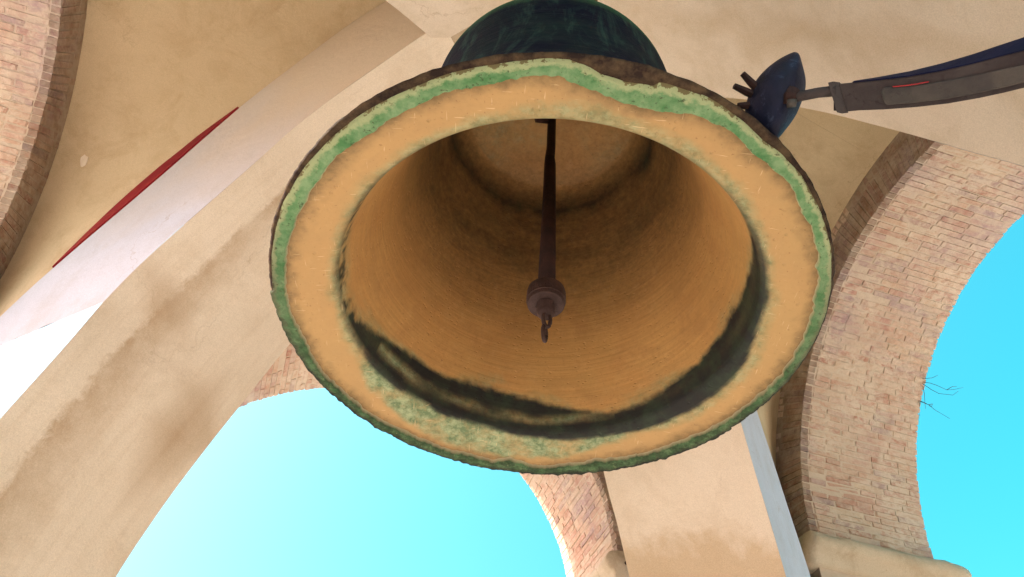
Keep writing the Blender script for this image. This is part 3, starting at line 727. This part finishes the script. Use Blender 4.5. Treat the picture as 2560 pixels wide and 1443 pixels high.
# crown loops and head block above the bell
for k in range(4):
    q = k * math.pi / 2 + .4; pts = []
    for i in range(9):
        a = math.pi * i / 8; rr = .07 + .13 * (1 - math.sin(a) * .2) * (1 if i < 5 else 1 - (i - 4) * .16)
        pts.append((BC[0] + rr * math.cos(q), BC[1] + rr * math.sin(q), BC[2] + 1.65 * BR + .16 * math.sin(a * .9)))
    tube('crown_loop', pts, .028, M['iron'], bell, 8)
hz_ = BC[2] + 1.65 * BR
yoke = empty('headstock', (BC[0], BC[1], hz_ + .16), 'dark oak headstock above the bell crown', 'headstock')
ex, ey, ez = Vector((1, 0, 0)), Vector((0, 1, 0)), Vector((0, 0, 1))
box_pts('beam', (BC[0], BC[1], hz_ + .32), ex, ey, ez, .30, .7, .28, M['wood'], yoke, .02)
for sgn in (-1, 1):
    tube('hanger_rod', [(BC[0], BC[1] + sgn * .27, hz_ + .17), (BC[0], BC[1] + sgn * .27, 6.3)], .022, M['iron'], yoke, 8)
    box_pts('strap', (BC[0], BC[1] + sgn * .12, hz_ + .32), ex, ey, ez, .32, .05, .30, M['iron'], yoke, .004)

# ------------------------------------------------------------------ clapper
cl = empty('clapper', (BC[0], BC[1], BC[2] - .16 * BR), 'rusty iron clapper with round striker hanging inside the bell', 'clapper')
def at(h, dx=0, dy=0): return (BC[0] + dx * BR, BC[1] + dy * BR, BC[2] + h * BR)
tube('shaft', [at(1.43), at(1.1), at(1.02, -.004), at(.96, -.002), at(.6), at(.12)], [.017, .0175, .019, .022, .0245, .0285], M['iron'], cl, 10)
o_ = lathe('striker', [(.0, .075), (.03, .075), (.047, .07), (.056, .062), (.0585, .05), (.0585, .016), (.0565, .014), (.055, .002), (.053, .0), (.028, -.001), (.0, -.001)], at(.035), M['ironball'], cl, 40, False)
tl_ = lathe('tail', [(.0, .03), (.024, .03), (.027, .012), (.029, -.005), (.026, -.014), (.0285, -.026), (.02, -.043), (.008, -.05), (0., -.051)], at(.03), M['ironball'], cl, 14)
for v in tl_.data.vertices: v.co += noise.noise_vector(v.co * 60) * .006
def ring(name, c, rx, rz, rad, rot, parent, mat):
    pts = []
    for i in range(17):
        q = 2 * math.pi * i / 16; x = rx * math.cos(q); pts.append((c[0] + x * math.cos(rot), c[1] + x * math.sin(rot), c[2] + rz * math.sin(q)))
    return tube(name, pts, rad, mat, parent, 8)
ring('chain_link', at(-.05, .004, -.012), .012, .03, .0062, .5, tl_, M['ironball'])
ring('chain_link', at(-.115, -.002, -.006), .013, .028, .0062, 1.15, tl_, M['ironball'])
ring('hanger_staple', at(1.42), .018, .03, .008, .2, cl, M['iron'])
tube('staple_pin', [at(1.30, -.075, -.04), at(1.33, -.02, -.02)], .018, M['iron'], cl, 6)

# ------------------------------------------------------------------ hammer
HP = np.array(ray(1930, 240)) * 1.93            # head centre, just outside the lip
CV = HP / np.linalg.norm(HP)
ir, iu = np.array(_r), np.array(_u); ib = np.array(_b)
def hp(u, v, t): return np.array(ray(u, v)) * t
ham = empty('bell_hammer', HP - ZUP * .1, 'dark blue steel bell hammer on a long curved arm beside the bell', 'hammer')
def hammer_head():
    # almond outline: main cheek (left) and slimmer striking cheek (right), meeting in a ridge
    left = [(1986, 128), (1968, 134), (1935, 151), (1902, 178), (1876, 210), (1858, 255), (1852, 300), (1875, 335), (1915, 352), (1944, 345)]
    ridge = [(1997, 131), (1996, 150), (1988, 170), (1976, 190), (1968, 215), (1964, 240), (1954, 270), (1940, 300), (1932, 325), (1946, 347)]
    right = [(2000, 134), (2008, 162), (2014, 180), (2019, 201), (2018, 226), (2010, 252), (2002, 270), (1994, 290), (1970, 322), (1948, 346)]
    T = 1.93; V = []
    n = len(left)
    for i in range(n):
        f = i / (n - 1); bul = math.sin(math.pi * min(1, max(0, f * .94 + .03)))
        lm = tuple(np.array(left[i]) * .5 + np.array(ridge[i]) * .5)
        rm = tuple(np.array(right[i]) * .5 + np.array(ridge[i]) * .5)
        V += [hp(*left[i], T + .03), hp(*lm, T - .028 * bul), hp(*ridge[i], T - .045 * bul), hp(*rm, T - .026 * bul), hp(*right[i], T + .03),
              hp(right[i][0] - 6, right[i][1], T + .075 * bul + .03), hp(left[i][0] + 8, left[i][1], T + .075 * bul + .03)]
    F = grid_faces(n, 7)
    for i in range(n - 1): F.append((i * 7 + 6, (i + 1) * 7 + 6, (i + 1) * 7, i * 7))
    F += [tuple(range(7)), tuple((n - 1) * 7 + i for i in range(6, -1, -1))]
    o = fixn(mesh_obj('head', V, F, M['bluehead'], ham, True))
    b = o.modifiers.new('sub', 'SUBSURF'); b.levels = 2; b.render_levels = 2
    return o
head_ = hammer_head()
# eye of the head with the arm's tenon and wedge
tube('wedge', [hp(1979, 268, 1.885), hp(1979, 250, 1.885)], [.011, .012], M['armpanel'], head_, 10)
tube('eye_recess', [hp(1972, 262, 1.899), hp(1974, 245, 1.899), hp(1985, 225, 1.9)], [.016, .02, .018], M['iron'], head_, 10)
tube('tenon', [hp(1975, 247, 1.90), hp(2000, 241, 1.89), hp(2045, 232, 1.865), hp(2092, 227, 1.84)], [.013, .0125, .0125, .0135], M['armsteel'], ham, 10)
for (a, b_) in (((1905, 235), (1856, 184)), ((1900, 246), (1835, 215)), ((1895, 265), (1845, 264))):
    tube('prong', [hp(*a, 1.955), hp((a[0] + b_[0]) / 2, (a[1] + b_[1]) / 2, 1.955), hp(*b_, 1.95)], [.009, .0105, .0075], M['iron'], ham, 6, False)
# arm: box section that comes nearer towards the right; stations (x, y_top, y_bottom, depth)
ST = [(2084, 208, 277, 1.845), (2108, 211, 279, 1.835), (2140, 208, 276, 1.82), (2200, 202, 274, 1.79), (2280, 193, 268, 1.75), (2360, 179, 259, 1.70), (2440, 161, 245, 1.65), (2500, 145, 232, 1.61), (2570, 127, 215, 1.57), (2660, 98, 190, 1.52), (2800, 50, 146, 1.45), (3000, -25, 76, 1.36)]
def arm():
    V = []; n = len(ST)
    for i, (x, yt, yb, t) in enumerate(ST):
        lean = 10 if i > 0 else 0
        k = min(1, max(0, (x - 2150) / 420)); gap = 2 + 30 * k      # width of the blue top flange seen
        V += [hp(x - lean, yt, t), hp(x + lean, yb, t), hp(x + lean + 3, yb - 2, t + .05), hp(x - lean + 6, yt - gap, t + .05)]
    F = []
    for i in range(n - 1):
        for j in (0, 1, 2, 3): F.append((i * 4 + j, i * 4 + (j + 1) % 4, (i + 1) * 4 + (j + 1) % 4, (i + 1) * 4 + j))
    F += [(0, 1, 2, 3), tuple((n - 1) * 4 + j for j in (3, 2, 1, 0))]
    o = fixn(mesh_obj('arm', V, F, M['armsteel'], ham))
    # top flange: thin blue strip lying on the arm's back
    V = []
    for i, (x, yt, yb, t) in enumerate(ST[2:]):
        k = min(1, max(0, (x - 2150) / 420)); gap = 2 + 30 * k
        V += [hp(x - 10, yt - 1, t - .002), hp(x - 8, yt - 4, t - .002), hp(x - 4, yt - gap - 4, t + .052), hp(x - 4, yt - gap, t + .056)]
    m = len(ST) - 2; F = []
    for i in range(m - 1):
        for j in range(4): F.append((i * 4 + j, i * 4 + (j + 1) % 4, (i + 1) * 4 + (j + 1) % 4, (i + 1) * 4 + j))
    F += [(0, 1, 2, 3), tuple((m - 1) * 4 + j for j in (3, 2, 1, 0))]
    fixn(mesh_obj('top_flange', V, F, M['bluearm'], ham))
    # raised cover plate on the front cheek, lower three quarters
    V = []; S_ = [(2205, .30), (2212, .22)] + [(s[0], .30) for s in ST[4:]]
    xs = [s[0] for s in ST]
    for x, f0 in S_:
        yt = np.interp(x, xs, [s[1] for s in ST]); yb = np.interp(x, xs, [s[2] for s in ST]); t = np.interp(x, xs, [s[3] for s in ST])
        f0 = .30 + .10 * min(1, max(0, (x - 2400) / 200)) if x > 2212 else f0 + .02
        y0 = yt + (yb - yt) * f0; y1 = yt + (yb - yt) * .86
        if x == 2205: y0 += 5; y1 -= 6
        V += [hp(x - 3, y0, t - .007), hp(x + 6, y1, t - .007), hp(x + 6, y1, t + .003), hp(x - 3, y0, t + .003)]
    m = len(S_); F = []
    for i in range(m - 1):
        for j in range(4): F.append((i * 4 + j, i * 4 + (j + 1) % 4, (i + 1) * 4 + (j + 1) % 4, (i + 1) * 4 + j))
    F += [(0, 1, 2, 3), tuple((m - 1) * 4 + j for j in (3, 2, 1, 0))]
    o = fixn(mesh_obj('cover_plate', V, F, M['armpanel'], ham)); b = o.modifiers.new('bev', 'BEVEL'); b.width = .002; b.segments = 1
    # shoulder collar at the head end
    V = []
    for x, e, tt in ((2078, 0, 0), (2090, 3, .0), (2104, 1, 0)):
        yt = 207 - e; yb = 281 + e
        for (xx, yy, dt) in ((x - 8, yt, -.006), (x + 14, yb, -.006), (x + 17, yb, .055), (x - 4, yt, .055)): V.append(hp(xx, yy, 1.84 + dt))
    F = []
    for i in range(2):
        for j in range(4): F.append((i * 4 + j, i * 4 + (j + 1) % 4, (i + 1) * 4 + (j + 1) % 4, (i + 1) * 4 + j))
    F += [(0, 1, 2, 3), (11, 10, 9, 8)]
    fixn(mesh_obj('collar', V, F, M['armsteel'], ham))
    # remains of red paint along the plate's upper seam and the lower edge
    tube('paint_streak', [hp(*p) for p in [(2232, 217, 1.766), (2262, 214.5, 1.748), (2290, 210.5, 1.733), (2322, 204.5, 1.714)]], .0014, M['redpaint'], o, 6)
arm()
# pivot post that carries the arm, outside the frame
pe = hp(3000, 25, 1.38)
piv = empty('hammer_post', (pe[0], pe[1], FLOOR), 'steel pivot post carrying the hammer arm', 'post')
tube('post', [(pe[0] + .05, pe[1], FLOOR), (pe[0] + .05, pe[1], pe[2] + .12)], .04, M['armsteel'], piv, 12)
tube('pivot', [(pe[0] - .03, pe[1] - .06, pe[2]), (pe[0] + .06, pe[1] + .08, pe[2])], .03, M['iron'], piv, 10)

# ------------------------------------------------------------------ weeds on the right arch, iron stub at the impost
def on_wall3(u, v, dep):
    d = np.array(ray(u, v)); return d * (((K + N3 * (S3 + dep)) @ N3) / (d @ N3))
tw1 = [[(2306, 947), (2330, 945), (2345, 938)], [(2306, 955), (2326, 958), (2343, 964), (2367, 975), (2385, 974), (2408, 969)], [(2306, 959), (2328, 974), (2347, 984), (2382, 988), (2396, 978)], [(2367, 975), (2380, 967), (2392, 966)]]
tw2 = [[(2294, 1002), (2322, 1012), (2336, 1024), (2351, 1033), (2375, 1047)], [(2322, 1012), (2331, 1010), (2329, 1017), (2322, 1015)], [(2294, 1000), (2310, 1006), (2326, 1014)], [(2307, 965), (2311, 985), (2312, 1004), (2314, 1022)], [(2300, 1005), (2298, 1022), (2299, 1040)]]
for tws, lab in ((tw1, 'upper dry weed tuft sprouting from the right arch edge'), (tw2, 'lower dry weed tuft sprouting from the right arch edge')):
    r0 = empty('dry_weed', on_wall3(*tws[0][0], TH - .03), lab, 'weed', 'dry weeds on the arch edge')
    for k, t_ in enumerate(tws):
        n_ = len(t_); tube('twig', [on_wall3(u, v, TH - .03 + .05 * i * (1 if k % 2 else .5)) for i, (u, v) in enumerate(t_)], [.0024 - .0012 * i / (n_ - 1) for i in range(n_)], M['twig'], r0, 5)
def on_wall2(u, v, dep):
    d = np.array(ray(u, v)); return d * (((K + N2 * (S2 + dep)) @ N2) / (d @ N2))
st_ = tube('iron_bar', [on_wall2(1575, 1398, -.12), on_wall2(1545, 1432, .02), on_wall2(1528, 1450, .06)], .016, M['iron'], None, 8)
tag(st_, 'short black iron bar by the pier at the bottom edge', 'bar')
